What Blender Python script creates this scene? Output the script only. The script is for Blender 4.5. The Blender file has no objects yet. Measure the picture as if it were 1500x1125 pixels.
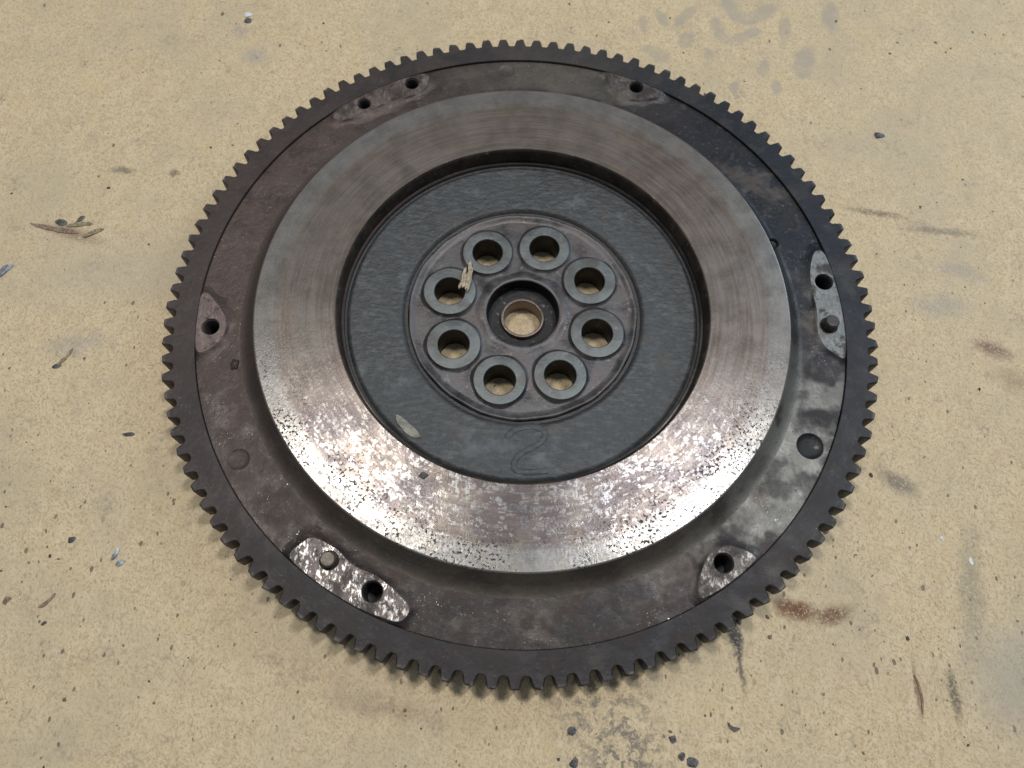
import bpy, bmesh, math, random
from mathutils import Vector, Matrix
random.seed(11)
sc = bpy.context.scene
col = sc.collection
MM = 0.001
LIFT = 14.2                      # height of the ring gear's upper face above the board, in mm

# ------------------------------------------------------------------ camera
cam_data = bpy.data.cameras.new('camera')
cam = bpy.data.objects.new('camera', cam_data); col.objects.link(cam)
cr = Vector((0.99866761, 0.04789564, 0.01920967))
cu = Vector((-0.0516043, 0.92689607, 0.37175351))
cb = cr.cross(cu)
cam.matrix_world = Matrix(((cr.x, cu.x, cb.x, -2.782*MM),
                           (cr.y, cu.y, cb.y, -144.582*MM),
                           (cr.z, cu.z, cb.z, (281.957+LIFT)*MM),
                           (0, 0, 0, 1)))
cam_data.sensor_width = 36.0
cam_data.lens = 1167.0/1500.0*36.0
cam_data.clip_start = 0.01; cam_data.clip_end = 50.0
cam_data.dof.use_dof = True
cam_data.dof.focus_distance = 0.305
cam_data.dof.aperture_fstop = 13.0
sc.camera = cam
sc.cycles.max_bounces = 5; sc.cycles.diffuse_bounces = 3; sc.cycles.glossy_bounces = 3

# ------------------------------------------------------------------ light
world = bpy.data.worlds.new('World'); sc.world = world; world.use_nodes = True
bg = world.node_tree.nodes['Background']
bg.inputs[0].default_value = (0.80, 0.90, 1.0, 1); bg.inputs[1].default_value = 0.25

def area(name, loc, target, sx, sy, watts, colr):
    d = bpy.data.lights.new(name, 'AREA'); d.shape = 'RECTANGLE'; d.size = sx; d.size_y = sy
    d.energy = watts; d.color = colr
    o = bpy.data.objects.new(name, d); col.objects.link(o); o.location = loc
    o.rotation_euler = (Vector(target)-Vector(loc)).to_track_quat('-Z', 'Y').to_euler()
    return o
area('ceiling_lamp', (-0.47, 0.33, 1.85), (0, 0, 0), 0.14, 0.30, 12.5, (1.0, 0.96, 0.90))
area('ceiling_lamp', (0.55, 0.35, 1.85), (0, 0, 0), 0.15, 0.32, 13.5, (0.98, 0.98, 1.0))
area('workshop_window', (2.0, 1.6, 1.5), (0, 0, 0), 1.0, 1.0, 22.0, (0.62, 0.82, 1.0))

sc.view_settings.view_transform = 'Standard'; sc.view_settings.look = 'None'
sc.view_settings.gamma = 1.0; sc.view_settings.exposure = 0.0
sc.view_settings.use_curve_mapping = False

# ------------------------------------------------------------------ node helpers
class NT:
    def __init__(s, name, ref=None):
        s.mat = bpy.data.materials.new(name); s.mat.use_nodes = True
        s.t = s.mat.node_tree; s.n = s.t.nodes; s.l = s.t.links
        s.bsdf = s.n['Principled BSDF']
        tc = s.n.new('ShaderNodeTexCoord')
        if ref is not None: tc.object = ref
        v = s.n.new('ShaderNodeVectorMath'); v.operation = 'SCALE'; v.inputs['Scale'].default_value = 1000.0
        s.l.new(tc.outputs['Object'], v.inputs[0]); s.P = v.outputs[0]      # millimetres
        sp = s.n.new('ShaderNodeSeparateXYZ'); s.l.new(s.P, sp.inputs[0])
        s.x, s.y, s.z = sp.outputs
    def put(s, sock, v):
        if isinstance(v, bpy.types.NodeSocket): s.l.new(v, sock)
        elif isinstance(v, (tuple, list)) and len(v) == 3 and sock.type == 'RGBA': sock.default_value = (*v, 1)
        else: sock.default_value = v
    def m(s, op, a, b=None, c=None, clamp=False):
        n = s.n.new('ShaderNodeMath'); n.operation = op; n.use_clamp = clamp
        for i, v in enumerate((a, b, c)):
            if v is not None: s.put(n.inputs[i], v)
        return n.outputs[0]
    def add(s, a, b): return s.m('ADD', a, b)
    def sub(s, a, b): return s.m('SUBTRACT', a, b)
    def mul(s, a, b): return s.m('MULTIPLY', a, b)
    def vec(s, x, y, z):
        n = s.n.new('ShaderNodeCombineXYZ')
        for i, v in enumerate((x, y, z)): s.put(n.inputs[i], v)
        return n.outputs[0]
    def map(s, v, scale=(1, 1, 1), rot=0.0, loc=(0, 0, 0)):
        n = s.n.new('ShaderNodeMapping'); s.put(n.inputs[0], v)
        n.inputs['Scale'].default_value = scale; n.inputs['Rotation'].default_value = (0, 0, rot); n.inputs['Location'].default_value = loc
        return n.outputs[0]
    def noise(s, v, size, detail=3.0, rough=0.55, dist=0.0, off=0.0, colour=False):
        n = s.n.new('ShaderNodeTexNoise'); n.noise_dimensions = '3D'
        o = s.n.new('ShaderNodeVectorMath'); s.put(o.inputs[0], v); o.inputs[1].default_value = (off*37.7*size, off*-23.3*size, off*11.9*size)
        s.l.new(o.outputs[0], n.inputs['Vector'])
        n.inputs['Scale'].default_value = 1.0/size; n.inputs['Detail'].default_value = detail
        n.inputs['Roughness'].default_value = rough; n.inputs['Distortion'].default_value = dist
        return n.outputs['Color'] if colour else n.outputs['Fac']
    def vor(s, v, size, feature='F1', out='Distance', rnd=1.0):
        n = s.n.new('ShaderNodeTexVoronoi'); n.feature = feature; s.put(n.inputs['Vector'], v)
        n.inputs['Scale'].default_value = 1.0/size; n.inputs['Randomness'].default_value = rnd
        return n.outputs[out]
    def rng(s, v, a, b, c=0.0, d=1.0, smooth=True):
        n = s.n.new('ShaderNodeMapRange'); n.interpolation_type = 'SMOOTHSTEP' if smooth else 'LINEAR'; n.clamp = True
        s.put(n.inputs[0], v)
        for i, q in enumerate((a, b, c, d)): n.inputs[1+i].default_value = q
        return n.outputs[0]
    def mix(s, f, a, b, mode='MIX'):
        n = s.n.new('ShaderNodeMix'); n.data_type = 'RGBA'; n.blend_type = mode; n.clamp_factor = True
        s.put(n.inputs[0], f); s.put(n.inputs[6], a); s.put(n.inputs[7], b)
        return n.outputs[2]
    def warp(s, v, size, amp, off=3.0, detail=2.0):
        c = s.noise(v, size, detail, off=off, colour=True)
        a = s.n.new('ShaderNodeVectorMath'); a.operation = 'SUBTRACT'; s.l.new(c, a.inputs[0]); a.inputs[1].default_value = (.5, .5, .5)
        b = s.n.new('ShaderNodeVectorMath'); b.operation = 'MULTIPLY_ADD'; s.l.new(a.outputs[0], b.inputs[0]); b.inputs[1].default_value = (amp, amp, amp)
        s.put(b.inputs[2], v)
        return b.outputs[0]
    def polar(s):
        s.r = s.m('SQRT', s.add(s.mul(s.x, s.x), s.mul(s.y, s.y)))
        s.cx = s.m('DIVIDE', s.x, s.r); s.cy = s.m('DIVIDE', s.y, s.r)
    def rings(s, k, rs):            # coordinates that stretch noise along the circumference, without a seam
        return s.vec(s.mul(s.cx, k), s.mul(s.cy, k), s.mul(s.r, rs))
    def lobe(s, deg, tight=6.0):    # 1 towards one side of the wheel, falling off round it
        a = math.radians(deg)
        d = s.add(s.mul(s.cx, math.cos(a)), s.mul(s.cy, math.sin(a)))
        return s.m('EXPONENT', s.mul(s.sub(d, 1.0), tight))
    def spot(s, x, y, rad, soft, sx=1.0, sy=1.0, rot=0.0, v=None):
        x, y = B(x, y)
        k = s.n.new('ShaderNodeMapping'); k.vector_type = 'TEXTURE'; s.put(k.inputs[0], s.flat if v is None else v)
        k.inputs['Location'].default_value = (x, y, 0); k.inputs['Rotation'].default_value = (0, 0, rot); k.inputs['Scale'].default_value = (sx, sy, 1)
        P = k.outputs[0]
        n = s.n.new('ShaderNodeVectorMath'); n.operation = 'LENGTH'; s.l.new(P, n.inputs[0])
        return s.rng(n.outputs['Value'], rad+soft, max(rad-soft, 0.0))
    def bump(s, h, strength, dist, prev=None):
        n = s.n.new('ShaderNodeBump'); n.inputs['Strength'].default_value = strength; n.inputs['Distance'].default_value = dist*MM
        s.put(n.inputs['Height'], h)
        if prev is not None: s.l.new(prev, n.inputs['Normal'])
        return n.outputs[0]
    def done(s, colour, rough, metal=0.0, normal=None, spec=0.5, aniso=0.0):
        b = s.bsdf.inputs
        s.put(b['Base Color'], colour); s.put(b['Roughness'], rough); s.put(b['Metallic'], metal)
        b['Specular IOR Level'].default_value = spec
        if normal is not None: s.l.new(normal, b['Normal'])
        if aniso:                   # turned surface: the highlight spreads across the circular scratches
            tg = s.n.new('ShaderNodeTangent'); tg.direction_type = 'RADIAL'; tg.axis = 'Z'
            s.l.new(tg.outputs[0], b['Tangent']); b['Anisotropic'].default_value = aniso; b['Anisotropic Rotation'].default_value = .25
        return s.mat

# ------------------------------------------------------------------ mesh helpers
def link(name, me, mat, parent=None, smooth=True, angle=32):
    me.materials.clear(); me.materials.append(mat)
    if smooth:
        me.shade_smooth(); me.set_sharp_from_angle(angle=math.radians(angle))
    o = bpy.data.objects.new(name, me); col.objects.link(o)
    if parent is not None: o.parent = parent
    return o
def lathe(profile, seg=256, close=False, wob=None):
    vs, fs = [], []; n = len(profile)
    for i in range(seg):
        a = 2*math.pi*i/seg; c, s_ = math.cos(a), math.sin(a)
        for j, (r, z) in enumerate(profile):
            if wob: r, z = wob(j, a, r, z)
            vs.append((r*c*MM, r*s_*MM, (z+LIFT)*MM))
    for i in range(seg):
        k = (i+1) % seg
        for j in range(n if close else n-1):
            q = (j+1) % n
            fs.append((i*n+j, i*n+q, k*n+q, k*n+j))
    me = bpy.data.meshes.new('lathe'); me.from_pydata(vs, [], fs); me.update()
    bm = bmesh.new(); bm.from_mesh(me); bmesh.ops.remove_doubles(bm, verts=bm.verts, dist=1e-7)
    bmesh.ops.recalc_face_normals(bm, faces=bm.faces); bm.to_mesh(me); bm.free()
    return me
def circ(cx, cy, r, n=48, ph=0.0):
    return [(cx+r*math.cos(2*math.pi*i/n+ph), cy+r*math.sin(2*math.pi*i/n+ph)) for i in range(n)]
def sheet(outlines, ztop, thick, bevel=0.0):
    """a flat slab with holes: first outline is the rim, the others are holes (all in mm)"""
    cu_ = bpy.data.curves.new('slab', 'CURVE'); cu_.dimensions = '2D'; cu_.fill_mode = 'BOTH'
    for pts in outlines:
        sp = cu_.splines.new('POLY'); sp.points.add(len(pts)-1); sp.use_cyclic_u = True
        for i, (x, y) in enumerate(pts): sp.points[i].co = (x*MM, y*MM, 0, 1)
    cu_.extrude = (thick/2-bevel)*MM; cu_.bevel_depth = bevel*MM; cu_.bevel_resolution = 1; cu_.offset = -bevel*MM
    o = bpy.data.objects.new('slab', cu_); col.objects.link(o)
    bpy.context.view_layer.update()
    me = bpy.data.meshes.new_from_object(o.evaluated_get(bpy.context.evaluated_depsgraph_get()))
    bpy.data.objects.remove(o); bpy.data.curves.remove(cu_)
    me.transform(Matrix.Translation((0, 0, (ztop-thick/2+LIFT)*MM)))
    bm = bmesh.new(); bm.from_mesh(me); bmesh.ops.remove_doubles(bm, verts=bm.verts, dist=2e-7); bm.to_mesh(me); bm.free()
    return me
def P2(r, deg): return (r*math.cos(math.radians(deg)), r*math.sin(math.radians(deg)))

# ------------------------------------------------------------------ the board
KB = (282.0+LIFT)/301.0
def B(x, y): return (-2.8+(x+2.8)*KB, -144.6+(y+144.6)*KB)
board = bpy.data.objects.new('worktop', None)
def board_material():
    s = NT('chipboard')
    # chips of wood: short fibres, each chip lying its own way
    def chips(size, off, flen, fwid):
        V = s.map(s.warp(s.P, size*.8, size*.7, off=off), scale=(1, .6, 0), rot=.3, loc=(off*9, off*5, 0))
        cc = s.vor(V, size, out='Color')
        q = s.n.new('ShaderNodeSeparateColor'); s.l.new(cc, q.inputs[0])
        ro = s.n.new('ShaderNodeVectorRotate'); ro.rotation_type = 'Z_AXIS'; s.l.new(s.P, ro.inputs['Vector'])
        s.l.new(s.add(s.mul(s.sub(q.outputs[0], .5), 2.2), 1.2), ro.inputs['Angle'])
        f = s.noise(s.map(ro.outputs[0], scale=(1/flen, 1/fwid, 1)), 1.0, 2, .6, off=off)
        return q, f
    q1, f1 = chips(3.6, 1.0, 2.3, .75); q2, f2 = chips(2.0, 4.0, 1.35, .50)
    colr = s.mix(q1.outputs[1], (0.575, 0.455, 0.275), (0.640, 0.515, 0.325))
    colr = s.mix(s.mul(q2.outputs[1], .35), colr, (0.515, 0.388, 0.228))
    fibre = s.add(s.mul(f1, .5), s.mul(f2, .5))
    fine = f2
    colr = s.mix(s.rng(fibre, .38, .50, .72, 0), colr, (0.34, 0.25, 0.15))
    colr = s.mix(s.rng(fibre, .52, .64, 0, .60), colr, (0.68, 0.57, 0.40))
    blot = s.noise(s.P, 45, 4, .6, off=5)
    colr = s.mix(s.rng(blot, .42, .70, 0, .6), colr, (0.455, 0.385, 0.262))
    yel = s.noise(s.P, 16, 3, .55, off=9)
    colr = s.mix(s.rng(yel, .52, .74, 0, .45), colr, (0.585, 0.458, 0.255))
    pur = s.noise(s.P, 11, 3, .5, off=14)
    colr = s.mix(s.rng(pur, .60, .78, 0, .5), colr, (0.50, 0.37, 0.262))
    dust = s.noise(s.P, 1.0, 3, .7, off=16)
    colr = s.mix(s.rng(dust, .54, .67, 0, .65), colr, (.33, .25, .16))
    gn = s.noise(s.P, 1.5, 3, .65, off=17)
    colr = s.mix(s.rng(gn, .56, .72, 0, .5), colr, (.45, .39, .255))
    pk = s.noise(s.P, 2.0, 3, .65, off=23)
    colr = s.mix(s.rng(pk, .58, .72, 0, .5), colr, (.48, .345, .25))
    dirt = s.mul(s.rng(s.noise(s.warp(s.P, 8, 8, off=18), 14, 4, .65, off=19), .54, .70), s.rng(s.noise(s.P, 2.2, 3, .65, off=20), .42, .62))
    colr = s.mix(s.mul(dirt, .5), colr, (.24, .195, .15))
    # dark bark flecks in the board, of several sizes, denser towards the near right corner
    dens = s.add(s.add(s.rng(s.y, 60, -140, .0, .05), s.rng(s.add(s.x, s.mul(s.y, -1.0)), 120, 300, 0, .05)), s.mul(s.rng(s.noise(s.P, 30, 2, off=21), .4, .7), .05))
    WF = s.warp(s.P, 2.0, 1.1, off=1)
    for size, keep, off, thr in ((2.2, 0.85, 0, .30), (3.6, .55, 7.7, .24), (6.5, .55, 3.1, .17), (1.3, .9, 5.5, .36)):
        V = s.map(WF, scale=(1, .62, 0), rot=.3, loc=(off*13, off*7, 0))
        d = s.vor(V, size); cc = d.node.outputs['Color']
        q = s.n.new('ShaderNodeSeparateColor'); s.l.new(cc, q.inputs[0])
        on = s.m('LESS_THAN', q.outputs[0], s.mul(dens, keep))
        rad = s.mul(s.add(q.outputs[1], .35), thr)
        blob = s.m('MULTIPLY', on, s.rng(s.sub(rad, d), 0.0, .10))
        tone = s.mix(q.outputs[2], (.075, .052, .038), (.22, .165, .11))
        colr = s.mix(s.mul(blob, s.rng(q.outputs[2], 0, 1, .8, .35, False)), colr, tone)
    # soft long scratches and grain streaks
    st = s.noise(s.map(s.P, scale=(.12, 1, 1), rot=.55), 1.6, 3, .6, off=31)
    colr = s.mix(s.rng(st, .60, .78, 0, .42), colr, (.345, .285, .20))
    st2 = s.noise(s.map(s.P, scale=(1, .15, 1), rot=.2), 1.4, 3, .6, off=33)
    colr = s.mix(s.rng(st2, .62, .80, 0, .35), colr, (.57, .475, .33))
    # stains with a shape of their own
    flat = lambda v: s.map(v, scale=(1, 1, 0))
    V = flat(s.warp(s.P, 7.0, 9.0, off=41, detail=3)); V2 = flat(s.warp(s.P, 3.0, 3.5, off=43, detail=3))
    grit = s.rng(s.noise(s.P, .8, 3, .7, off=44), .30, .52)
    def stain(mask, tone, amt, grain=True):
        nonlocal colr
        f = s.mul(mask, amt)
        if grain: f = s.mul(f, grit)
        colr = s.mix(f, colr, tone)
    rust = (.155, .068, .030); grey = (.30, .28, .25); dark = (.045, .042, .042); brown = (.16, .105, .06)
    stain(s.spot(105.5, -107.5, 1.0, .6, 7.5, 3.4, -.15, V2), rust, 1.0)
    stain(s.spot(119.5, -108.6, 1.0, .7, 6.5, 3.0, .25, V2), (.17, .09, .045), .95)
    stain(s.spot(83, -118, 1.0, .5, 2.2, 7.0, .15, V2), dark, .95)
    stain(s.spot(84.5, -129, 1.0, .6, 1.0, 7.0, .10, V2), dark, .75)
    stain(s.spot(160.0, -134, 1.0, .7, 1.6, 7.5, .05, V2), (.09, .075, .05), .85)
    stain(s.spot(147, -133, 1.0, .6, .8, 9.0, .04, V2), rust, .7)
    blot2 = s.rng(s.noise(s.warp(s.P, 3, 3, off=52), 3.6, 3, .6, off=53), .46, .58)
    stain(s.mul(blot2, s.spot(38, -152, 1.0, .95, 15, 10, .9, V)), (.10, .095, .09), .7)
    stain(s.mul(blot2, s.spot(30, -140, 1.0, .95, 12, 8, .5, V)), (.16, .15, .115), .8)
    stain(s.mul(blot2, s.spot(46, -161, 1.0, .95, 9, 9, .3, V)), (.09, .085, .08), .75)
    tread = [([(89.3, 177.8), (90.4, 171.2), (93.1, 165.6), (98.2, 165.1), (104.2, 169.0), (110.5, 172.5)], 3.4), ([(96.2, 190.7), (99.2, 183.1), (104.1, 179.3), (111.2, 181.6), (117.8, 188.0)], 5.0),
             ([(52.6, 177.6), (53.9, 169.2)], 2.4), ([(61.3, 181.4), (64.5, 173.9)], 3.0), ([(70.2, 173.7), (79.7, 186.4)], 3.0), ([(73.0, 160.5), (76.0, 167)], 3.6), ([(125.5, 180.3), (122.9, 166.9)], 3.2),
             ([(148.2, 191.0), (147.9, 177.3)], 5.0), ([(134.2, 160.6), (130.0, 147.0)], 6.0), ([(56.0, 156.7), (63.4, 152.0)], 4.4), ([(85.3, 158.3), (86, 154)], 2.6), ([(112.6, 151.6), (110.5, 146)], 3.2), ([(117.4, 139.6), (117, 135)], 3.2), ([(97.6, 137.8), (96, 134)], 2.4)]
    tm = None
    for pts, w in tread:
        for (x0, y0), (x1, y1) in zip(pts, pts[1:]):
            L = math.hypot(x1-x0, y1-y0)
            q = s.spot((x0+x1)/2, (y0+y1)/2, 1.0, .32, L*.5+w*.6, w*.85, math.atan2(y1-y0, x1-x0), V2)
            tm = q if tm is None else s.m('MAXIMUM', tm, q)
    stain(tm, (.385, .33, .25), s.rng(s.noise(s.P, 8, 2, off=48), .3, .65, .45, .9), False)
    stain(s.spot(-197, 36, 1.0, .8, 11, 2.6, -.28, V2), (.21, .135, .085), .8)
    stain(s.spot(-183, -16, 1.0, .9, 10, 4, .2, V), grey, .55)
    stain(s.spot(157, 68, 1.0, .8, 11, 1.3, -.12, V2), (.17, .13, .09), .85)
    stain(s.spot(185, 60, 1.0, .8, 14, 1.6, -.05, V2), (.20, .16, .115), .75)
    stain(s.spot(198, 3, 1.0, .8, 7, 3.0, -.4, V2), (.17, .085, .065), .85)
    stain(s.spot(207, -12, 1.0, .9, 9, 4.0, -.3, V), (.27, .19, .115), .7)
    stain(s.spot(178, 22, 1.0, .9, 11, 4.0, .1, V), grey, .55)
    stain(s.spot(192, 40, 1.0, .9, 9, 3.0, -.3, V), grey, .5)
    stain(s.spot(150, -57, 1.0, .7, 7, 3.0, -.5, V2), (.13, .11, .095), .75)
    stain(s.spot(-183, 70, 1.0, .8, 4.5, 1.4, 0, V2), dark, .7)
    stain(s.spot(-160, 70, 1.0, .7, 1.9, 1.7, 0, V2), (.11, .065, .05), .8)
    stain(s.spot(-135, 140, 1.0, .9, 5, 4, 0, V2), grey, .6)
    stain(s.spot(-145, 155, 1.0, .9, 4, 3, 0, V2), grey, .6)
    stain(s.spot(-42, -148, 1.0, .9, 16, 3, -.1, V), (.25, .19, .13), .5)
    stain(s.spot(172, -98, 1.0, .9, 4, 18, -.1, V), (.22, .21, .15), .6)
    stain(s.spot(185, -128, 1.0, .9, 16, 16, 0, V), (.30, .30, .27), .5, False)
    stain(s.spot(-175, 20, 1.0, .9, 40, 14, .2, V), (.42, .36, .27), .4, False)
    rgh = s.rng(fine, .2, .8, .48, .70)
    nrm = s.bump(s.noise(s.P, 1.1, 3, .6, off=50), .35, .22)
    return s.done(colr, rgh, 0.0, nrm, spec=.35)
bm = bmesh.new()
bmesh.ops.create_cube(bm, size=1.0)
bmesh.ops.scale(bm, vec=(2.4, 1.8, .018), verts=bm.verts)
bmesh.ops.translate(bm, vec=(0, .15, -.009), verts=bm.verts)
bmesh.ops.bevel(bm, geom=bm.edges[:], offset=.001, segments=2, affect='EDGES')
me = bpy.data.meshes.new('worktop'); bm.to_mesh(me); bm.free()
bpy.data.objects.remove(board)
board = link('worktop', me, board_material(), smooth=False)
board['kind'] = 'structure'; board['label'] = 'stained tan chipboard worktop under the flywheel'

# ------------------------------------------------------------------ flywheel
fly = bpy.data.objects.new('flywheel', None); col.objects.link(fly)
fly['label'] = 'worn steel flywheel with toothed ring gear lying on the chipboard'
fly['category'] = 'flywheel'

def friction_material():
    s = NT('friction_steel', fly); s.polar()
    W = s.warp(s.P, 5.0, 2.6)
    big = s.noise(s.P, 34, 3, .55, off=1); med = s.noise(W, 8.0, 4, .6, off=4)
    fine = s.noise(s.map(s.P, scale=(1, .55, 1), rot=.5), .9, 4, .7, off=50)
    streak = s.noise(s.rings(22, 2.6), 1.0, 3, .6, off=36)
    colr = s.mix(s.rng(big, .38, .64), (.160, .124, .102), (.212, .180, .156))
    colr = s.mix(s.rng(med, .46, .72, 0, .7), colr, (.122, .094, .096))          # purple heat tint
    tan = s.noise(s.P, 17, 3, .6, off=8)
    colr = s.mix(s.rng(tan, .48, .70, 0, .6), colr, (.205, .160, .115))
    rr = s.add(s.r, s.mul(s.sub(med, .5), 5.0))
    rim = s.rng(rr, 93.5, 97.0)
    colr = s.mix(s.mul(rim, .65), colr, (.215, .216, .208))                         # cleaner outer band
    inn = s.rng(rr, 79.0, 75.0)
    colr = s.mix(s.mul(inn, .5), colr, (.145, .108, .088))
    colr = s.mix(s.rng(streak, .48, .72, 0, .5), colr, (.098, .086, .082))
    colr = s.mix(s.rng(fine, .52, .72, 0, .30), colr, (.21, .198, .186))
    lat = s.noise(s.rings(3, 1.1), 1.0, 3, .65, off=71)
    colr = s.mix(s.rng(lat, .38, .62, .0, .55), colr, (.230, .205, .182))
    low = s.rng(s.y, -10, -66)
    colr = s.mix(s.mul(s.mul(low, s.sub(1.0, rim)), s.rng(s.noise(s.P, 13, 3, .55, off=75), .40, .60, .2, .8)), colr, (.085, .070, .076))  # darker scorched patina on this side
    # bare rubbed islands, kept to the near side as glare painted into the colour
    isl = s.vor(s.warp(s.P, 1.3, 1.6, off=11), 2.4)
    isl2 = s.vor(s.warp(s.rings(26, .80), .6, .9, off=15), 1.0)
    dn = s.noise(s.P, 20, 2, .5, off=17)
    e1 = s.mul(s.rng(s.sub(isl, s.mul(dn, .55)), .12, .05), s.rng(s.y, -5, -68, .04, 1.0))
    e2 = s.mul(s.rng(s.sub(isl2, s.mul(dn, .55)), .14, .03), low)
    isle = s.mul(s.m('MAXIMUM', e1, s.mul(e2, .9)), s.rng(s.noise(s.P, 4.5, 3, .6, off=26), .42, .56))
    band = s.noise(s.rings(5, .50), 1.0, 4, .6, off=23)
    wear_glare = s.mul(s.mul(s.rng(band, .48, .62), s.rng(fine, .42, .60)), s.rng(s.y, -15, -60, .0, 1.0))  # rubbed streaks, near side only, adding to the painted glare
    rim_glare = s.mul(s.mul(rim, s.rng(s.add(s.mul(fine, .6), s.mul(streak, .4)), .42, .56)), s.rng(s.y, -20, -75, .03, .75))  # pale outer band, brightened on the near side as painted glare
    shine = s.m('MAXIMUM', s.m('MAXIMUM', isle, s.mul(wear_glare, .8)), rim_glare)
    bare = s.mix(s.rng(s.noise(s.P, 9, 3, .6, off=29), .38, .64), (.36, .375, .385), (.385, .36, .325))
    colr = s.mix(s.mul(shine, .52), colr, bare)
    # black pits
    pit = s.noise(s.P, 1.0, 3, .55, off=30)
    pz = s.mul(s.rng(s.noise(s.P, 15, 2, off=33), .34, .56), s.mul(s.rng(s.r, 84, 98, .2, 1.0), s.rng(s.y, 0, -60, .15, 1)))
    p1 = s.mul(s.rng(pit, .55, .61), pz)
    colr = s.mix(s.mul(p1, .92), colr, (.030, .026, .025))
    keep = s.mul(shine, s.sub(1.0, p1))
    rough = s.sub(s.add(s.rng(med, .3, .7, .27, .37), s.mul(p1, .3)), s.mul(keep, .05))
    nrm = s.bump(s.add(s.mul(streak, .4), s.sub(s.mul(med, .8), s.mul(p1, .8))), .25, .10)
    nrm = s.bump(fine, .40, .08, nrm)
    return s.done(colr, rough, s.add(.72, s.mul(keep, .24)), nrm, spec=.5, aniso=.5)
def cast_material(name, dark, light, warm, metal=.7, rough=(.40, .62), bumpd=.18, grain=2.0, glint=.25, zones=True, lefty=.85, pale=.9, patch=.7):
    s = NT(name, fly); s.polar()
    big = s.noise(s.P, 30, 4, .6, off=2); med = s.noise(s.warp(s.P, 6, 4), 8, 4, .6, off=5)
    colr = s.mix(s.rng(big, .36, .66), dark, light)
    colr = s.mix(s.rng(med, .48, .72, 0, .7), colr, warm)
    if zones:
        # rusty left side, oily blue-black right side
        left = s.mul(s.lobe(160, 2.2), s.rng(med, .25, .6, .6, 1))
        
        right = s.lobe(30, 2.2)
        colr = s.mix(s.mul(right, .92), colr, (.013, .017, .024))
        rl = s.lobe(-28, 10)
        ed = s.rng(s.add(s.noise(s.P, 16, 3, .5, off=60), s.mul(rl, .25)), .55, .66)
        colr = s.mix(s.m('MULTIPLY', s.mul(ed, rl), pale), colr, (.205, .200, .180))
    if zones:
        pt = s.noise(s.warp(s.P, 10, 9, off=63), 17, 3, .55, off=64)
        colr = s.mix(s.mul(s.rng(pt, .52, .64), patch), colr, (.098, .083, .071))
        pd = s.noise(s.warp(s.P, 9, 8, off=66), 15, 3, .55, off=67)
        colr = s.mix(s.mul(s.rng(pd, .50, .62), patch), colr, (.022, .021, .022))
        colr = s.mix(s.mul(left, lefty), colr, (.098, .069, .061))
        tp = s.mul(s.lobe(86, 22), s.rng(s.r, 110, 114))
        colr = s.mix(s.mul(tp, patch), colr, (.135, .120, .102))
        tips = s.mul(s.rng(s.r, 138.4, 140.2), s.rng(s.noise(s.P, 2.5, 3, .6, off=70), .40, .62))
        colr = s.mix(s.mul(tips, .75), colr, (.17, .152, .14))
    sc_ = s.noise(s.P, grain, 4, .65, off=7)
    colr = s.mix(s.rng(sc_, .55, .78, 0, glint), colr, (.30, .27, .24))
    gr = s.noise(s.P, .9, 3, .6, off=9)
    colr = s.mix(s.rng(gr, .58, .70, 0, .5), colr, (.03, .027, .026))
    fle = s.rng(s.noise(s.P, .7, 3, .6, off=12), .655, .70)
    fz = s.rng(s.noise(s.P, 12, 3, .6, off=13), .50, .66)
    fl = s.mul(fle, fz)
    colr = s.mix(s.mul(fl, patch), colr, (.55, .52, .48))
    rg = s.sub(s.rng(med, .3, .7, *rough), s.mul(fl, .2))
    nrm = s.bump(sc_, .5, bumpd)
    nrm = s.bump(med, .5, .7, nrm)
    return s.done(colr, rg, metal, nrm, spec=.3)
def web_material():
    s = NT('dark_cast_web', fly); s.polar()
    big = s.noise(s.P, 20, 4, .6, off=2); br = s.noise(s.map(s.P, scale=(.35, 1, 1), rot=.15), 1.6, 4, .65, off=3)
    colr = s.mix(s.rng(big, .35, .68), (.037, .040, .042), (.060, .064, .067))
    colr = s.mix(s.rng(br, .44, .70, 0, .7), colr, (.094, .101, .105))
    gr = s.noise(s.P, 1.8, 4, .65, off=6)
    colr = s.mix(s.rng(gr, .54, .70, 0, .8), colr, (.030, .031, .034))
    sm = s.noise(s.warp(s.P, 6, 6, off=21), 14, 3, .6, off=11)
    colr = s.mix(s.rng(sm, .56, .72, 0, .6), colr, (.125, .133, .136))
    br2 = s.noise(s.P, 11, 3, .6, off=15)
    colr = s.mix(s.rng(br2, .56, .74, 0, .5), colr, (.085, .070, .058))
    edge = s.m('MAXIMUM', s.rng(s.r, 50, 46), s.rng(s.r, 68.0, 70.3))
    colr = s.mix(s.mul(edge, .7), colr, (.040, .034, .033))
    nrm = s.bump(s.add(s.mul(br, .7), gr), .8, .40)
    return s.done(colr, s.rng(big, .3, .7, .46, .62), .25, nrm)
def hub_material(name, lo, hi, warm, k=1.0, rough=(.34, .55)):
    s = NT(name, fly); s.polar()
    big = s.noise(s.warp(s.P, 8, 5), 9, 4, .6, off=2); f = s.noise(s.P, 1.3, 4, .65, off=4)
    colr = s.mix(s.rng(big, .34, .66), lo, hi)
    pp = s.noise(s.warp(s.P, 5, 5, off=9), 13, 3, .5, off=6)
    colr = s.mix(s.rng(pp, .46, .68, 0, .75), colr, warm)
    colr = s.mix(s.rng(f, .55, .75, 0, .5*k), colr, (.04, .036, .038))
    lf = s.noise(s.P, 3.2, 3, .6, off=13)
    colr = s.mix(s.rng(lf, .60, .75, 0, .45), colr, (.24, .24, .235))
    nrm = s.bump(s.add(f, s.mul(big, 2)), .45, .2)
    return s.done(colr, s.rng(big, .3, .7, *rough), .7, nrm)

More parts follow.
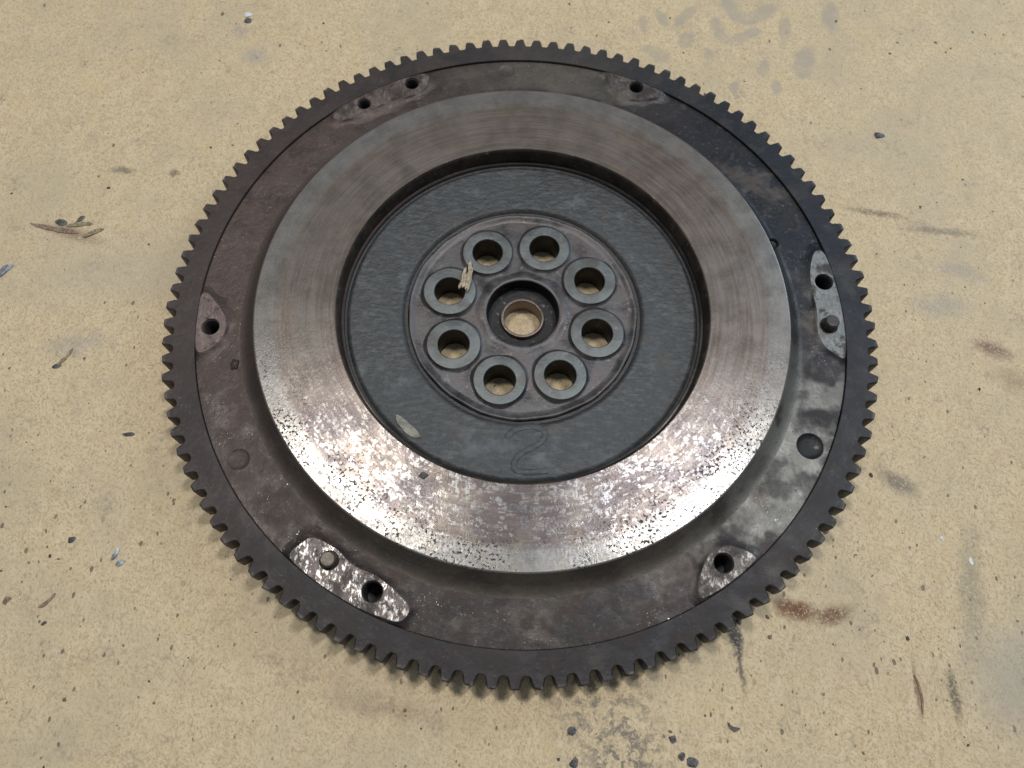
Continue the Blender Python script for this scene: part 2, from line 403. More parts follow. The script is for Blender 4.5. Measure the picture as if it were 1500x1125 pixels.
M_fric = friction_material()
M_gear = cast_material('ring_gear_steel', (.022, .020, .021), (.038, .032, .031), (.048, .034, .030), metal=.30, rough=(.45, .60), bumpd=.12, glint=.10, lefty=.40, pale=.05, patch=.25)
M_rim = cast_material('rim_cast_iron', (.026, .023, .021), (.050, .041, .036), (.060, .040, .035), metal=.45, rough=(.38, .56), glint=.22)
M_step = cast_material('step_turned_iron', (.095, .080, .066), (.140, .118, .096), (.120, .088, .074), metal=.4, rough=(.36, .52), bumpd=.1, patch=.3)
M_web = web_material()
M_hub = hub_material('hub_steel', (.040, .039, .041), (.110, .105, .105), (.105, .088, .085))
M_seat = hub_material('bolt_seat_steel', (.090, .098, .098), (.150, .160, .158), (.076, .074, .070), .6, (.42, .55))
M_bush = hub_material('bushing_steel', (.15, .115, .10), (.24, .19, .165), (.20, .13, .10), .6, (.34, .5))
M_wall = hub_material('recess_wall_dark', (.038, .032, .028), (.080, .062, .050), (.060, .042, .033), .3, (.4, .6))  # dark brown tone for the wall of the recess
M_black = hub_material('dark_bore', (.016, .016, .017), (.030, .029, .029), (.024, .020, .019), .3, (.4, .6))  # near-black tone for hole walls, counterbore and drillings

def pad_material(name, base, hi, speck, rough):
    s = NT(name, fly); s.polar()
    b = s.noise(s.P, 7, 4, .6, off=2); f = s.noise(s.map(s.P, scale=(1, .45, 1), rot=.6), 1.1, 4, .7, off=5)
    colr = s.mix(s.rng(b, .36, .66), base, hi)
    k = s.rng(f, .50, .62)
    colr = s.mix(s.mul(k, speck), colr, (.60, .58, .55))
    d = s.noise(s.P, 1.3, 3, .6, off=8)
    colr = s.mix(s.rng(d, .58, .70, 0, .7), colr, (.05, .042, .040))
    gm = s.rng(s.noise(s.warp(s.P, 5, 5, off=15), 6.5, 4, .65, off=16), .47, .62)
    colr = s.mix(s.mul(gm, .8), colr, (.050, .043, .040))
    rg = s.add(s.sub(s.rng(b, .3, .7, rough, rough+.14), s.mul(k, .15*speck)), s.mul(gm, .12))
    nrm = s.bump(f, .45, .12)
    return s.done(colr, rg, .85, nrm)

# friction ring with its chamfers and conical outside
prof = [(72.7, 7.6), (72.85, 7.6), (80, 7.6), (90, 7.6), (97, 7.6), (102.9, 7.6), (103.05, 7.6), (103.35, 7.5), (103.6, 7.2)]
link('friction_face', lathe(prof, 320), M_fric, fly)
link('recess_wall', lathe([(72.7, 7.6), (72.3, 7.45), (71.9, 6.9), (71.6, 6.4), (71.5, -.2)], 320), M_wall, fly)
prof = [(103.6, 7.2), (103.7, 7.0), (105.0, 4.6), (106.8, 1.6), (106.95, 1.4), (107.9, .3), (108.8, -.5), (109.7, -.95), (110.8, -1.13), (110.8, -11), (106, -14.2), (60, -14.2), (58, -12)]
link('step_flank', lathe(prof, 320), M_step, fly)
# web with ledge at the wall of the recess and the groove round the hub
link('recess_ledge', lathe([(71.52, -.15), (71.3, .05), (70.7, .05), (70.4, -.4)], 320), M_step, fly)
prof = [(70.4, -.4), (70.3, -1.6), (69.6, -1.9), (69.0, -1.3), (68.2, -.75), (67.8, -.7), (67.6, -.7), (60, -.7), (52, -.7), (48.8, -.7), (48.6, -.7), (47.6, -1.2), (46.8, -2.3), (45.6, -2.4), (45.5, -5)]
link('web', lathe(prof, 320), M_web, fly)

# hub flange: holes really pass through it
BOLT = [(30.6, 30.6+45*i) for i in range(8)]
rimp = []
for i in range(240):
    a = 2*math.pi*i/240
    rr = 45.35 + .16*math.sin(7*a+1)+.10*math.sin(19*a)
    for d in (8, 62, 117, 158, -30):         # little burrs on the rim
        da = (math.degrees(a)-d+180) % 360-180
        rr += .45*math.exp(-(da/1.6)**2)
    rimp.append((rr*math.cos(a), rr*math.sin(a)))
holes = [circ(*P2(r, d), 6.05, 48) for r, d in BOLT]
link('hub_flange', sheet([rimp]+holes+[circ(0, 0, 14.3, 72)], -2.0, 11.6, .3), M_hub, fly, angle=12)
link('flange_lip', lathe([(41.2, -2.1), (42.4, -1.95), (43.4, -1.6), (44.2, -1.2), (44.8, -1.0), (45.2, -1.15), (45.5, -1.6), (45.55, -3.2)], 240,
     wob=lambda j, a, r, z: (r+.18*math.sin(7*a+1)+.12*math.sin(19*a), z+(.16*math.sin(5*a)+.1*math.sin(13*a+2))*(1 < j < 6))), M_hub, fly, angle=60)
link('bore_collar', lathe([(14.3, -2.6), (14.35, -1.5), (14.7, -1.2), (15.8, -1.2), (17.2, -1.55), (18.8, -2.0), (19.4, -2.1)], 120,
     wob=lambda j, a, r, z: (r+(.5*math.sin(8*a+1.5)+.3*math.sin(3*a))*(j > 3), z)), M_hub, fly, angle=60)
k = 0
for r, d in BOLT:
    k += 1
    x, y = P2(r, d)
    dz = -.85 + .05*math.sin(k*2.1)
    R = 10.3 + .25*math.sin(k*1.7)
    pr = [(6.1, -2.4), (6.1, dz-.3), (6.4, dz), (6.55, dz), (R-.3, dz), (R-.15, dz-.02), (R, dz-.15)]
    me = lathe(pr, 64); me.transform(Matrix.Translation((x*MM, y*MM, 0)))
    so = link('bolt_seat', me, M_seat, fly, angle=50)
    me = lathe([(R-.02, dz-.14), (R+.3, -1.45), (R+.9, -1.9), (R+1.5, -2.1)], 64, wob=lambda j, a, r, z: (r+(.25*math.sin(3*a+k)+.15*math.sin(7*a+2*k))*(j > 0), z)); me.transform(Matrix.Translation((x*MM, y*MM, 0)))
    link('seat_fillet', me, M_hub, so, angle=60)
    me = lathe([(6.0, -1.5), (6.0, -13.5)], 48); me.transform(Matrix.Translation((x*MM, y*MM, 0)))
    me.flip_normals()
    link('bolt_hole_wall', me, M_black if k % 2 else M_black, fly)
# counterbore and the pilot bushing
link('counterbore', lathe([(14.25, -1.6), (14.1, -7.4), (13.6, -8.0), (8.9, -8.2), (8.9, -14)], 96), M_black, fly)
link('pilot_bushing', lathe([(7.45, -13.9), (7.45, -6.6), (7.7, -6.1), (8.1, -5.95), (8.6, -6.1), (8.85, -6.6), (8.9, -13.9)], 96, close=True), M_bush, fly)

# rim plate between the step and the ring gear, with drilled holes
BH = {'a1': (123.2, 127.2), 'a2': (123.5, 116.2), 'b': (124.3, 68.2), 'c1': (123.0, 9.4), 'c2': (121.4, .2), 'e': (121.0, -51.8),
      'd1': (119.4, -122.0), 'd2': (120.6, -113.0), 'f': (122.0, -173.4)}
HR = {'a1': 3.0, 'a2': 3.2, 'b': 3.3, 'c1': 3.7, 'c2': 3.5, 'e': 3.7, 'd1': 3.5, 'd2': 3.8, 'f': 3.5}
DIM = [(120.6, -24.4, 5.0), (121.2, -146.8, 3.8), (122.6, 95.9, 3.4)]
rim_z = -1.15
hs = [circ(*P2(*BH[k]), HR[k]+.25, 40) for k in BH] + [circ(*P2(r, d), q, 40) for r, d, q in DIM]
link('rim_plate', sheet([circ(0, 0, 127.82, 256), circ(0, 0, 109.4, 256)]+hs, rim_z, 9.0, .3), M_rim, fly, angle=12)
for r, d, q in DIM:
    x, y = P2(r, d); dd = 1.5 if q > 4.5 else .5
    me = lathe([(q+.1, rim_z-.2), (q-.5, rim_z-.2-.35*dd), (q*.6, rim_z-.2-.6*dd), (.02, rim_z-.2-.8*dd)], 40); me.transform(Matrix.Translation((x*MM, y*MM, 0)))
    link('balance_drilling', me, M_black if q > 4.5 else M_rim, fly)

# raised machined bosses where the clutch cover bolts on
OUT = {
'c': [(123.5, 16.4), (118.1, 11.5), (117.4, 7.1), (117.7, 3.4), (116.4, -1.4), (119.0, -4.3), (123.3, -5.5), (127.3, -6.6), (128.2, -2.1), (128.3, 1.9), (128.3, 6.8), (129.0, 12.3), (129.2, 15.8)],
'd': [(127.0, -128.0), (121.6, -127.7), (116.9, -127.3), (115.2, -124.2), (114.8, -121.5), (116.0, -119.5), (116.2, -117.0), (115.2, -114.1), (116.4, -110.8), (118.1, -108.3), (120.5, -106.1), (123.8, -106.2), (126.4, -107.0), (126.9, -109.4), (127.4, -112.5), (127.7, -115.5), (127.9, -119.1), (127.9, -122.5), (127.5, -125.8)],
'e': [(126.4, -58.9), (119.6, -56.3), (115.9, -53.3), (115.9, -51.0), (117.5, -49.0), (121.6, -47.6), (127.0, -46.7), (127.2, -48.2), (127.4, -51.0), (127.4, -54.4), (127.1, -56.9)],
'f': [(129.4, 179.7), (124.8, 179.6), (120.9, 181.6), (117.5, 183.6), (115.7, 186.1), (116.8, 188.5), (119.5, 190.3), (125.0, 191.8), (128.3, 191.0), (129.0, 187.3), (128.8, 182.6)],
'a': [(126.5, 133.8), (123.1, 134.2), (120.6, 132.3), (118.4, 128.1), (117.6, 123.0), (118.0, 118.5), (118.0, 115.5), (121.0, 112.6), (127.0, 112.2), (128.4, 116.6), (128.8, 120.3), (128.0, 125.0), (128.1, 129.4), (128.1, 132.0)],
'b': [(128.4, 74.9), (126.4, 74.8), (121.4, 73.6), (118.4, 71.5), (116.5, 69.2), (118.5, 66.5), (121.8, 64.1), (127.7, 62.1), (128.4, 64.9), (128.2, 67.9), (128.0, 71.2)]}
def boss_outline(key):
    pts = [P2(min(r, 127.55), d) for r, d in OUT[key]]
    for _ in range(3):                                   # round the corners off
        q = []
        for i in range(len(pts)):
            (x0, y0), (x1, y1) = pts[i], pts[(i+1) % len(pts)]
            q += [(x0*.75+x1*.25, y0*.75+y1*.25), (x0*.25+x1*.75, y0*.25+y1*.75)]
        pts = q
    a = sum(pts[i][0]*pts[(i+1) % len(pts)][1]-pts[(i+1) % len(pts)][0]*pts[i][1] for i in range(len(pts)))
    return pts if a > 0 else pts[::-1]
def skirt(pts, levels, seed):
    """sloping cast fillet from the boss down to the rim plate"""
    rnd = random.Random(seed); n = len(pts); vs, fs = [], []
    ph = [rnd.uniform(0, 6.28) for _ in range(3)]
    for (off, z) in levels:
        for i in range(n):
            (xa, ya), (xb, yb) = pts[i-2], pts[(i+2) % n]
            dx, dy = xb-xa, yb-ya; L = math.hypot(dx, dy)
            k = off*(1+.25*math.sin(i*.21+ph[0])+.2*math.sin(i*.5+ph[1])) if off > .4 else off
            x, y = pts[i][0]+dy/L*k, pts[i][1]-dx/L*k
            r = math.hypot(x, y)
            if r > 127.75: x, y = x*127.75/r, y*127.75/r
            vs.append((x*MM, y*MM, (z+LIFT)*MM))
    for j in range(len(levels)-1):
        for i in range(n):
            q = (i+1) % n; fs.append((j*n+i, (j+1)*n+i, (j+1)*n+q, j*n+q))
    me = bpy.data.meshes.new('skirt'); me.from_pydata(vs, [], fs); me.update()
    return me
M_pad = {'a': pad_material('boss_brown', (.100, .076, .070), (.15, .118, .105), .15, .46),
         'b': pad_material('boss_dark', (.090, .078, .074), (.140, .118, .105), .1, .46),
         'c': pad_material('boss_grey', (.130, .135, .133), (.205, .205, .198), .12, .50),
         'd': pad_material('boss_speckled', (.060, .050, .048), (.11, .096, .092), .62, .36),
         'e': pad_material('boss_patchy', (.065, .055, .050), (.13, .116, .106), .32, .42),
         'f': pad_material('boss_reddish', (.120, .088, .082), (.165, .130, .118), .1, .46)}
BOSS = {'a': (['a1', 'a2'], 'reddish brown boss with two holes'), 'b': (['b'], None),
        'c': (['c1', 'c2'], 'pale grey boss with a hole and a dowel pin'),
        'd': (['d1', 'd2'], 'bright speckled boss with a dowel pin and a hole'), 'e': (['e'], None), 'f': (['f'], None)}
for b, (keys, lab) in BOSS.items():
    hs = [circ(*P2(*BH[k]), HR[k], 40) for k in keys]
    ol = boss_outline(b)
    o = link('boss', sheet([ol]+hs, .05, 2.4, .05), M_pad[b], fly, angle=12)
    link('boss_fillet', skirt(ol, [(-.1, -.0), (.3, -.12), (.8, -.40), (1.6, -.75), (2.6, -1.0), (3.8, -1.2)], len(b)+ord(b)), M_rim, o, angle=60)
    if lab: o['label'] = lab
    for k in keys:
        x, y = P2(*BH[k]); R = HR[k]
        if k in ('c2', 'd1'):
            top = 4.4 if k == 'c2' else 3.4
            pr = [(R+.05, -1.0), (R-.15, -.25), (R-.75, -.5), (R-.75, top-.6), (R-1.2, top), (.02, top+.05)]
            me = lathe(pr, 40); me.transform(Matrix.Translation((x*MM, y*MM, 0)))
            link('dowel_pin', me, M_step, fly)
        else:
            pr = [(R+.02, -.30), (R-.45, -.75)]
            for t in range(9):
                pr += [(R-.10, -1.15-t*1.1), (R-.5, -1.7-t*1.1)]
            pr += [(R-.6, -11.5), (.02, -12.6)]
            me = lathe(pr, 40); me.transform(Matrix.Translation((x*MM, y*MM, 0)))
            link('threaded_hole', me, M_gear, o)
# drilling in the flank on the right, and a casting lump on the left
x, y = P2(107.6, 19.6)
me = lathe([(2.5, .75), (2.3, .9), (1.9, .5), (1.7, -.3), (.02, -.5)], 32); me.transform(Matrix.Translation((x*MM, y*MM, .0008)))
link('flank_drilling', me, M_black, fly)
bm = bmesh.new(); bmesh.ops.create_icosphere(bm, subdivisions=3, radius=1.0)
for v in bm.verts:
    v.co *= 1+.18*math.sin(v.co.x*5+1)*math.cos(v.co.y*4)
    v.co = Vector((v.co.x*1.6, v.co.y*2.2, v.co.z*1.1))*MM
x, y = P2(113.2, -165.2)
bmesh.ops.translate(bm, vec=(x*MM, y*MM, (LIFT+rim_z)*MM), verts=bm.verts)
me = bpy.data.meshes.new('lump'); bm.to_mesh(me); bm.free()
link('casting_lump', me, M_rim, fly)

# ring gear: a ring with 113 teeth
NT_ = 113; PH = 0.6; PITCH = 360.0/NT_
ROOT, TIP, THK = 135.9, 140.2, 9.0
hw_r, hw_t = PITCH*.375, PITCH*.185
vs, fs = [], []
ring = []
for i in range(NT_):
    c = PH+i*PITCH
    ring += [c-hw_r, c+hw_r]
n = len(ring)
for d in ring:                                           # section of the ring, seven points round
    for r, z in ((127.83, -.16), (127.98, -.02), (131.5, .0), (ROOT, .0), (ROOT, -THK), (127.9, -THK)):
        x, y = P2(r, d); vs.append((x*MM, y*MM, (z+LIFT)*MM))
for i in range(n):
    q = (i+1) % n
    for j in range(6):
        w = (j+1) % 6
        fs.append((i*6+j, i*6+w, q*6+w, q*6+j))
me = bpy.data.meshes.new('ring_gear'); me.from_pydata(vs, [], fs); me.update()
bm = bmesh.new(); bm.from_mesh(me); bmesh.ops.recalc_face_normals(bm, faces=bm.faces); bm.to_mesh(me); bm.free()
gear = link('ring_gear', me, M_gear, fly, angle=25)

def tooth_mesh(v):
    rnd = random.Random(v)
    j = lambda a: rnd.uniform(-a, a)
    mid_r, mid_w = ROOT+2.1, (hw_r*.54+hw_t*.49)
    tl = TIP+j(.34); tr = TIP+j(.34)
    out = [(ROOT, -hw_r), (ROOT+.6, -hw_r*.88), (mid_r, -mid_w+j(.03)), (tl-.35, -hw_t*1.12), (tl, -hw_t*.85+j(.05)), (tr, hw_t*.85+j(.05)), (tr-.35, hw_t*1.12), (mid_r, mid_w+j(.03)), (ROOT+.6, hw_r*.88), (ROOT, hw_r)]
    xy = [P2(r, d) for r, d in out]
    cxm = sum(p[0] for p in xy)/len(xy)
    def inset(k):
        r_ = []
        for i, (x, y) in enumerate(xy):
            if i in (0, len(xy)-1): r_.append((x, y)); continue
            dx, dy = (ROOT+2.0)-x, -y
            L = math.hypot(dx, dy); r_.append((x+dx/L*k, y+dy/L*k))
        return r_
    top = inset(.55); 
    lev = [(top, 0.0), (xy, -.55), (xy, -THK+.6), (inset(.6), -THK)]
    vs, fs = [], []; n = len(xy)
    for pts, z in lev:
        for (x, y) in pts: vs.append((x*MM, y*MM, (z+LIFT)*MM))
    for L in range(3):
        for i in range(n-1): fs.append((L*n+i, L*n+i+1, (L+1)*n+i+1, (L+1)*n+i))
    fs.append(tuple(range(n))); fs.append(tuple(3*n+i for i in reversed(range(n))))
    me = bpy.data.meshes.new('tooth'); me.from_pydata(vs, [], fs); me.update()
    bm = bmesh.new(); bm.from_mesh(me); bmesh.ops.recalc_face_normals(bm, faces=bm.faces)
    if sum(f.normal.z for f in bm.faces if abs(f.calc_center_median().z-LIFT*MM) < 1e-6) < 0: bmesh.ops.reverse_faces(bm, faces=bm.faces)
    bm.to_mesh(me); bm.free()
    me.materials.append(M_gear)
    return me
variants = [tooth_mesh(i) for i in range(16)]
for i in range(NT_):
    o = bpy.data.objects.new('tooth', variants[random.randrange(16)]); col.objects.link(o)
    o.parent = gear; o.rotation_euler = (0, 0, math.radians(PH+i*PITCH))

# ------------------------------------------------------------------ loose bits
def plain(name, base, hi, rough=.6, size=1.2, metal=0.0, bump=.2):
    s = NT(name)
    f = s.noise(s.P, size, 4, .65)
    return s.done(s.mix(s.rng(f, .35, .68), base, hi), rough, metal, s.bump(f, .5, bump))
M_soot = plain('black_grit', (.035, .034, .036), (.12, .11, .105))
M_slate = plain('blue_grey_chip', (.14, .155, .185), (.26, .28, .32), .45)
M_straw = plain('dry_straw', (.26, .20, .13), (.52, .44, .32), .6, .8)
M_bark = plain('brown_bark', (.13, .085, .062), (.32, .22, .155), .7, .8)
M_leaf = plain('dry_leaf', (.14, .115, .070), (.36, .29, .17), .7, .8)
M_white = plain('white_fleck', (.55, .56, .58), (.80, .80, .80), .5)
M_foil = plain('grey_foil', (.14, .165, .20), (.38, .41, .44), .45, 1.5, .3)
M_pale = plain('pale_shaving', (.15, .14, .115), (.30, .28, .23), .5, 2.5)

def crumb(name, x, y, z, sx, sy, sz, rot, mat, label, cat='crumb', group=None, seed=1, jag=.25, parent=None):
    rnd = random.Random(seed); bm = bmesh.new()
    bmesh.ops.create_icosphere(bm, subdivisions=3, radius=1.0)
    dirs = [Vector((rnd.uniform(-1, 1), rnd.uniform(-1, 1), rnd.uniform(-1, 1))).normalized() for _ in range(9)]
    cut = [rnd.uniform(.35, .85) for _ in dirs]
    for v in bm.verts:
        for d, c in zip(dirs, cut):
            q = v.co.dot(d)
            if q > c: v.co -= d*(q-c)
        v.co *= 1+rnd.uniform(-.10, .10)*jag*4
        v.co = Vector((v.co.x*sx*.85, v.co.y*sy*.85, max(v.co.z, -.4)*sz*.45))
    zmin = min(v.co.z for v in bm.verts)
    for v in bm.verts: v.co.z -= zmin
    bmesh.ops.scale(bm, vec=(MM, MM, MM), verts=bm.verts)
    me = bpy.data.meshes.new(name); bm.to_mesh(me); bm.free()
    o = link(name, me, mat, angle=24)
    if z == 0: x, y = B(x, y)
    o.location = (x*MM, y*MM, z*MM); o.rotation_euler = (0, 0, rot)
    o['label'] = label; o['category'] = cat
    if group: o['group'] = group
    return o
def sliver(name, x, y, z, L, w, rot, mat, label, cat='splinter', bend=.15, thick=.35, tilt=0.0, twist=0.0, seed=1, group=None, vary=.45):
    """a tapered, slightly bent strip with thickness"""
    rnd = random.Random(seed); n = 9; vs, fs = [], []
    for i in range(n):
        t = i/(n-1)-.5
        ww = w*.4*(1-abs(2*t)**2.2)**.5*(1+rnd.uniform(-vary, vary))+.04
        cx_, cy_ = t*L, bend*L*(t*t*4-1)*.5+rnd.uniform(-.03, .03)*L*.3
        a = twist*t
        for sgn, zz in ((-1, 0), (1, 0), (1, 1), (-1, 1)):
            oy, oz = sgn*ww, (zz-.5)*thick*(1.2-abs(t))
            vs.append((cx_, cy_+oy*math.cos(a)-oz*math.sin(a), oy*math.sin(a)+oz*math.cos(a)+thick*.6+(t+.5)*L*math.sin(tilt)))
    for i in range(n-1):
        for j in range(4):
            k = (j+1) % 4; fs.append((i*4+j, i*4+k, (i+1)*4+k, (i+1)*4+j))
    fs.append((3, 2, 1, 0)); fs.append(tuple((n-1)*4+j for j in range(4)))
    me = bpy.data.meshes.new(name); me.from_pydata([tuple(c*MM for c in v) for v in vs], [], fs); me.update()
    o = link(name, me, mat, angle=40)
    if z == 0: x, y = B(x, y)
    o.location = (x*MM, y*MM, z*MM); o.rotation_euler = (0, 0, rot)
    o['label'] = label; o['category'] = cat
    if group: o['group'] = group
    return o

# a raised figure cast into the web below the hub
mk = [(-3.8, -52.8), (-1.4, -49.7), (4.4, -47.8), (9.8, -48.6), (10.9, -51.7), (8.0, -55.1), (3.5, -57.4), (.4, -60.0), (-.8, -62.9), (-.1, -65.4), (5.1, -65.8), (12.1, -64.6)]
for _ in range(2):
    q = [mk[0]]
    for (x0, y0), (x1, y1) in zip(mk, mk[1:]): q += [(x0*.75+x1*.25, y0*.75+y1*.25), (x0*.25+x1*.75, y0*.25+y1*.75)]
    mk = q+[mk[-1]]
vs, fs = [], []
for i, (x, y) in enumerate(mk):
    (xa, ya), (xb, yb) = mk[max(i-1, 0)], mk[min(i+1, len(mk)-1)]
    L = math.hypot(xb-xa, yb-ya); nx, ny = -(yb-ya)/L, (xb-xa)/L
    for o_, z in ((-1.5, -.85), (-1.0, -.55), (-.6, -.43), (.6, -.43), (1.0, -.55), (1.5, -.85)):
        vs.append(((x+nx*o_)*MM, (y+ny*o_)*MM, (z+LIFT)*MM))
for i in range(len(mk)-1):
    for j in range(5): fs.append((i*6+j, (i+1)*6+j, (i+1)*6+j+1, i*6+j+1))
me = bpy.data.meshes.new('cast_figure'); me.from_pydata(vs, [], fs); me.update()
link('cast_figure', me, M_web, fly, angle=60)

# on the flywheel
straw = bpy.data.objects.new('dry_stalk', None); col.objects.link(straw)
straw['label'] = 'frayed straw coloured stalk lying across two bolt holes of the hub'; straw['category'] = 'stalk'
straw.location = (-23.0*MM, 14.0*MM, (LIFT-.6)*MM); straw.rotation_euler = (0, 0, math.radians(80))
rnd = random.Random(5)
for i, (oy, oz, L, w, sh) in enumerate(((-1.3, .2, 11.5, 1.5, -1.2), (-.2, .9, 13.5, 1.7, .2), (.9, .4, 10.0, 1.5, -.9), (1.6, .2, 6.0, 1.3, -3.2), (-1.6, .6, 5.5, 1.5, -3.4), (.3, 1.3, 6.0, 1.8, -3.0))):
    o = sliver('fibre', 0, 0, 0, L, w, 0, M_straw, 'x', bend=rnd.uniform(-.06, .06), thick=.9, twist=rnd.uniform(-.8, .8), seed=20+i)
    del o['label']; del o['category']
    o.parent = straw; o.location = (sh*MM, oy*MM, oz*MM); o.rotation_euler = (0, 0, rnd.uniform(-.12, .12))
sliver('wood_shaving', -40.6, -50.4, LIFT-.75, 13.0, 4.2, math.radians(-40), M_pale, 'pale curled shaving on the dark inner web of the flywheel', 'shaving', bend=.12, thick=.7, twist=.8, seed=3, vary=.08)
crumb('dirt_crumb', -32.0, -71.2, LIFT+7.4, 2.8, 1.9, 1.4, .2, M_soot, 'black crumb on the near inner edge of the shiny friction ring', seed=4)
# grease left on the hub, part of the hub's grime
for i, (x, y, a, b, rt) in enumerate(((16.8, -3.5, 3.2, 2.2, .4), (-8.8, -21.0, 2.0, 1.4, .6), (-19.0, -20.0, 2.4, 1.4, .9))):
    g = crumb('grease_smear', x, y, 0, a, b, 1.3, rt, M_seat, 'x', seed=40+i)
    del g['label']; del g['category']; g.parent = fly; g.location = (x*MM, y*MM, (LIFT-2.1)*MM)

# on the board
crumb('dirt_crumb', -142.5, 161.5, 0, 2.6, 2.0, 2.0, .3, M_soot, 'black crumb with a white fleck behind it, upper left of the board', seed=7)
crumb('paint_fleck', -143.2, 165.3, 0, 3.2, 1.8, 1.3, .1, M_white, 'white fleck touching the black crumb at the upper left', 'fleck', seed=8)
crumb('stone_chip', 163.6, 110.9, 0, 3.2, 2.4, 2.0, -.3, M_slate, 'dark slate grey chip right of the upper teeth', 'chip', seed=9).data.materials[0] = plain('dark_slate', (.045, .048, .06), (.11, .115, .13), .4)
crumb('stone_chip', -220.5, 16.5, 0, 5.0, 3.2, 2.2, .7, M_slate, 'blue grey stone chip at the left edge of the board', 'chip', seed=10)
crumb('dirt_crumb', -152.4, -53.5, 0, 3.1, 1.3, 1.2, -.1, M_soot, 'black elongated crumb left of the lower left teeth', seed=12)
crumb('dirt_crumb', -164.0, -95.4, 0, 2.2, 1.7, 1.2, .9, M_soot, 'dark round crumb left of the foil scraps', seed=13)
sliver('foil_scrap', -146.8, -100.0, 0, 5.0, 1.8, 1.25, M_foil, 'upright pale blue foil scrap, left of the pair', 'foil scrap', thick=.5, twist=.7, seed=14)
sliver('foil_scrap', -144.2, -103.0, 0, 3.4, 1.8, .6, M_foil, 'slanting dark blue foil scrap, right of the pair', 'foil scrap', thick=.5, twist=.4, seed=15)
crumb('leaf_bit', -203.0, 41.0, 0, 3.6, 1.8, 1.0, -.2, M_soot, 'black bit in the debris cluster at the left', 'leaf bit', seed=16)
crumb('leaf_bit', -195.5, 43.5, 0, 2.6, 1.5, 1.0, .5, M_soot, 'smaller black bit right of the black one in the debris cluster', 'leaf bit', seed=17)
sliver('leaf_bit', -205.5, 38.0, 0, 22.0, 2.6, -.16, M_bark, 'long brown strip below the debris cluster at the left', 'leaf bit', bend=.03, thick=.4, seed=18)
sliver('leaf_bit', -188.0, 36.6, 0, 9.0, 3.0, .55, M_leaf, 'olive dry leaf strip at the right end of the debris cluster', 'leaf bit', bend=-.06, thick=.5, seed=19, twist=.5)
sliver('leaf_bit', -195.0, 40.2, 0, 11.0, 2.4, .18, M_leaf, 'thin olive leaf strip inside the debris cluster', 'leaf bit', bend=-.08, thick=.4, seed=20)
sliver('wood_splinter', -185.9, -22.5, 0, 10.0, 1.5, 1.0, M_leaf, 'dark green splinter left of the gear teeth', seed=21)
crumb('dirt_crumb', -187.6, -26.2, 0, 2.3, 1.3, .8, .3, M_soot, 'dark crumb at the foot of the dark green splinter', seed=22)
sliver('wood_splinter', -167.3, -117.8, 0, 7.2, 1.5, .85, M_bark, 'purple brown splinter at the lower left of the board', seed=23)
crumb('bark_crumb', -181.5, -118.5, 0, 2.2, 1.8, 1.0, .2, M_bark, 'brown crumb at the lower left edge of the board', seed=24)
crumb('dirt_crumb', -166.5, -125.8, 0, 1.4, 1.0, .7, .2, M_soot, 'small dark crumb below the purple brown splinter', seed=25)
crumb('dirt_crumb', 24.5, -152.2, 0, 2.2, 2.0, 1.0, .2, M_soot, 'black crumb among grey soot below the bottom teeth', seed=26)
crumb('dirt_crumb', 24.9, -162.0, 0, 1.9, 2.3, 1.0, .1, M_soot, 'black square crumb at the bottom edge of the board', seed=27)
crumb('dirt_crumb', 58.8, -153.2, 0, 2.2, 2.0, 1.0, -.4, M_soot, 'dark crumb above the pair at the bottom edge', seed=28)
crumb('dirt_crumb', 62.3, -158.6, 0, 1.8, 1.7, 1.0, .5, M_soot, 'smaller, left crumb of the pair at the bottom edge', seed=29)
crumb('dirt_crumb', 65.8, -160.0, 0, 2.3, 2.5, 1.1, .5, M_soot, 'larger, right crumb of the pair at the bottom edge', seed=30)
sliver('bark_crumb', 80.7, -147.8, 0, 4.6, 1.8, -.4, M_soot, 'black curved flake below the oily streak', 'crumb', bend=.5, thick=.7, seed=31)
crumb('paint_fleck', 164.1, -78.3, 0, 1.1, 1.1, .6, 0, M_white, 'round white fleck at the right of the board', 'fleck', seed=32)
crumb('paint_fleck', 174.0, -86.4, 0, .9, 1.9, .6, .1, M_white, 'long white fleck nearest the right edge', 'fleck', seed=33)
crumb('dirt_crumb', 119.8, -77.6, 0, 1.7, 1.2, .7, .6, M_bark, 'brown crumb right of the lower right teeth', seed=34)
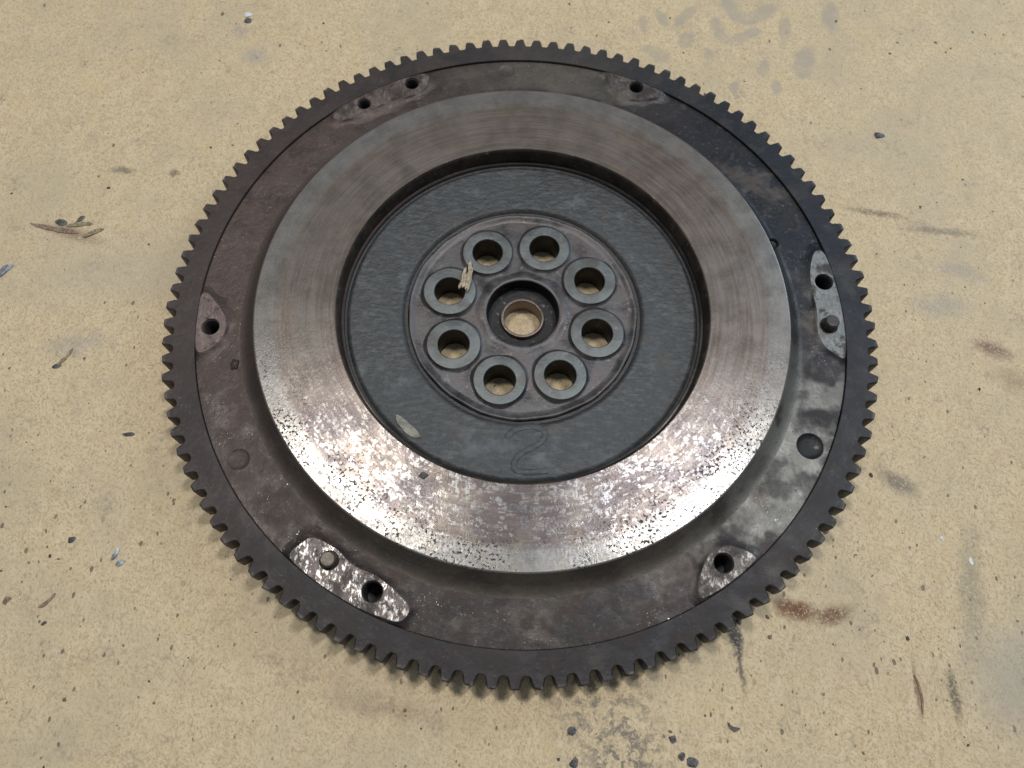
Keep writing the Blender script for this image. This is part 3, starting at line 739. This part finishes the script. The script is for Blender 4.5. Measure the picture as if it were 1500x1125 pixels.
crumb('dirt_crumb', 84.8, -120.4+8, 0, 1.4, 1.6, 1.0, .1, M_soot, 'greasy black clump against a lower right tooth', 'clump', seed=35)
crumb('dirt_crumb', 95.6, -117.4, 0, 1.2, 1.1, .7, .1, M_bark, 'small brown crumb below the rust stain', seed=36)
sliver('wood_splinter', 147.0, -134.5, 0, 13.0, .8, 1.66, M_bark, 'thin upright brown splinter at the lower right', seed=37)

# fine grit nobody could count
def grit():
    rnd = random.Random(77); vs, fs = [], []
    base = [(1, 0, 0), (.45, .85, 0), (-.6, .75, 0), (-1, -.1, 0), (-.3, -.9, 0), (.6, -.7, 0)]
    made = 0
    while made < 260:
        x = rnd.uniform(-230, 230); y = rnd.uniform(-175, 190)
        if math.hypot(x, y) < 143: continue
        if rnd.random() > (.9 if y < -70 else .45 if x > 0 else .35): continue
        s_ = rnd.choice((.25, .3, .35, .4, .5, .7, .9))*rnd.uniform(.7, 1.1); a = rnd.uniform(0, 6.28); e = rnd.uniform(.45, 1.0)
        k = len(vs)
        for (u, v, w) in base:
            u *= s_*rnd.uniform(.7, 1.2); v *= s_*e*rnd.uniform(.7, 1.2)
            vs.append(((x+u*math.cos(a)-v*math.sin(a))*MM, (y+u*math.sin(a)+v*math.cos(a))*MM, .00005))
        h = s_*rnd.uniform(.3, .6)
        for q in range(6):
            bx_, by_, _ = vs[k+q]
            vs.append((bx_*.65+x*MM*.35, by_*.65+y*MM*.35, h*MM*rnd.uniform(.7, 1.1)))
        for q in range(6):
            w = (q+1) % 6; fs.append((k+q, k+w, k+6+w, k+6+q))
        fs.append(tuple(k+6+q for q in range(6)))
        made += 1
    me = bpy.data.meshes.new('grit'); me.from_pydata(vs, [], fs); me.update()
    s = NT('mixed_grit'); f = s.noise(s.P, 9, 1)
    o = link('grit', me, s.done(s.mix(s.rng(f, .42, .58), (.045, .040, .036), (.17, .115, .075)), .7), smooth=False)
    o['kind'] = 'stuff'; o['label'] = 'fine dark grit scattered over the chipboard'; o['category'] = 'grit'
grit()
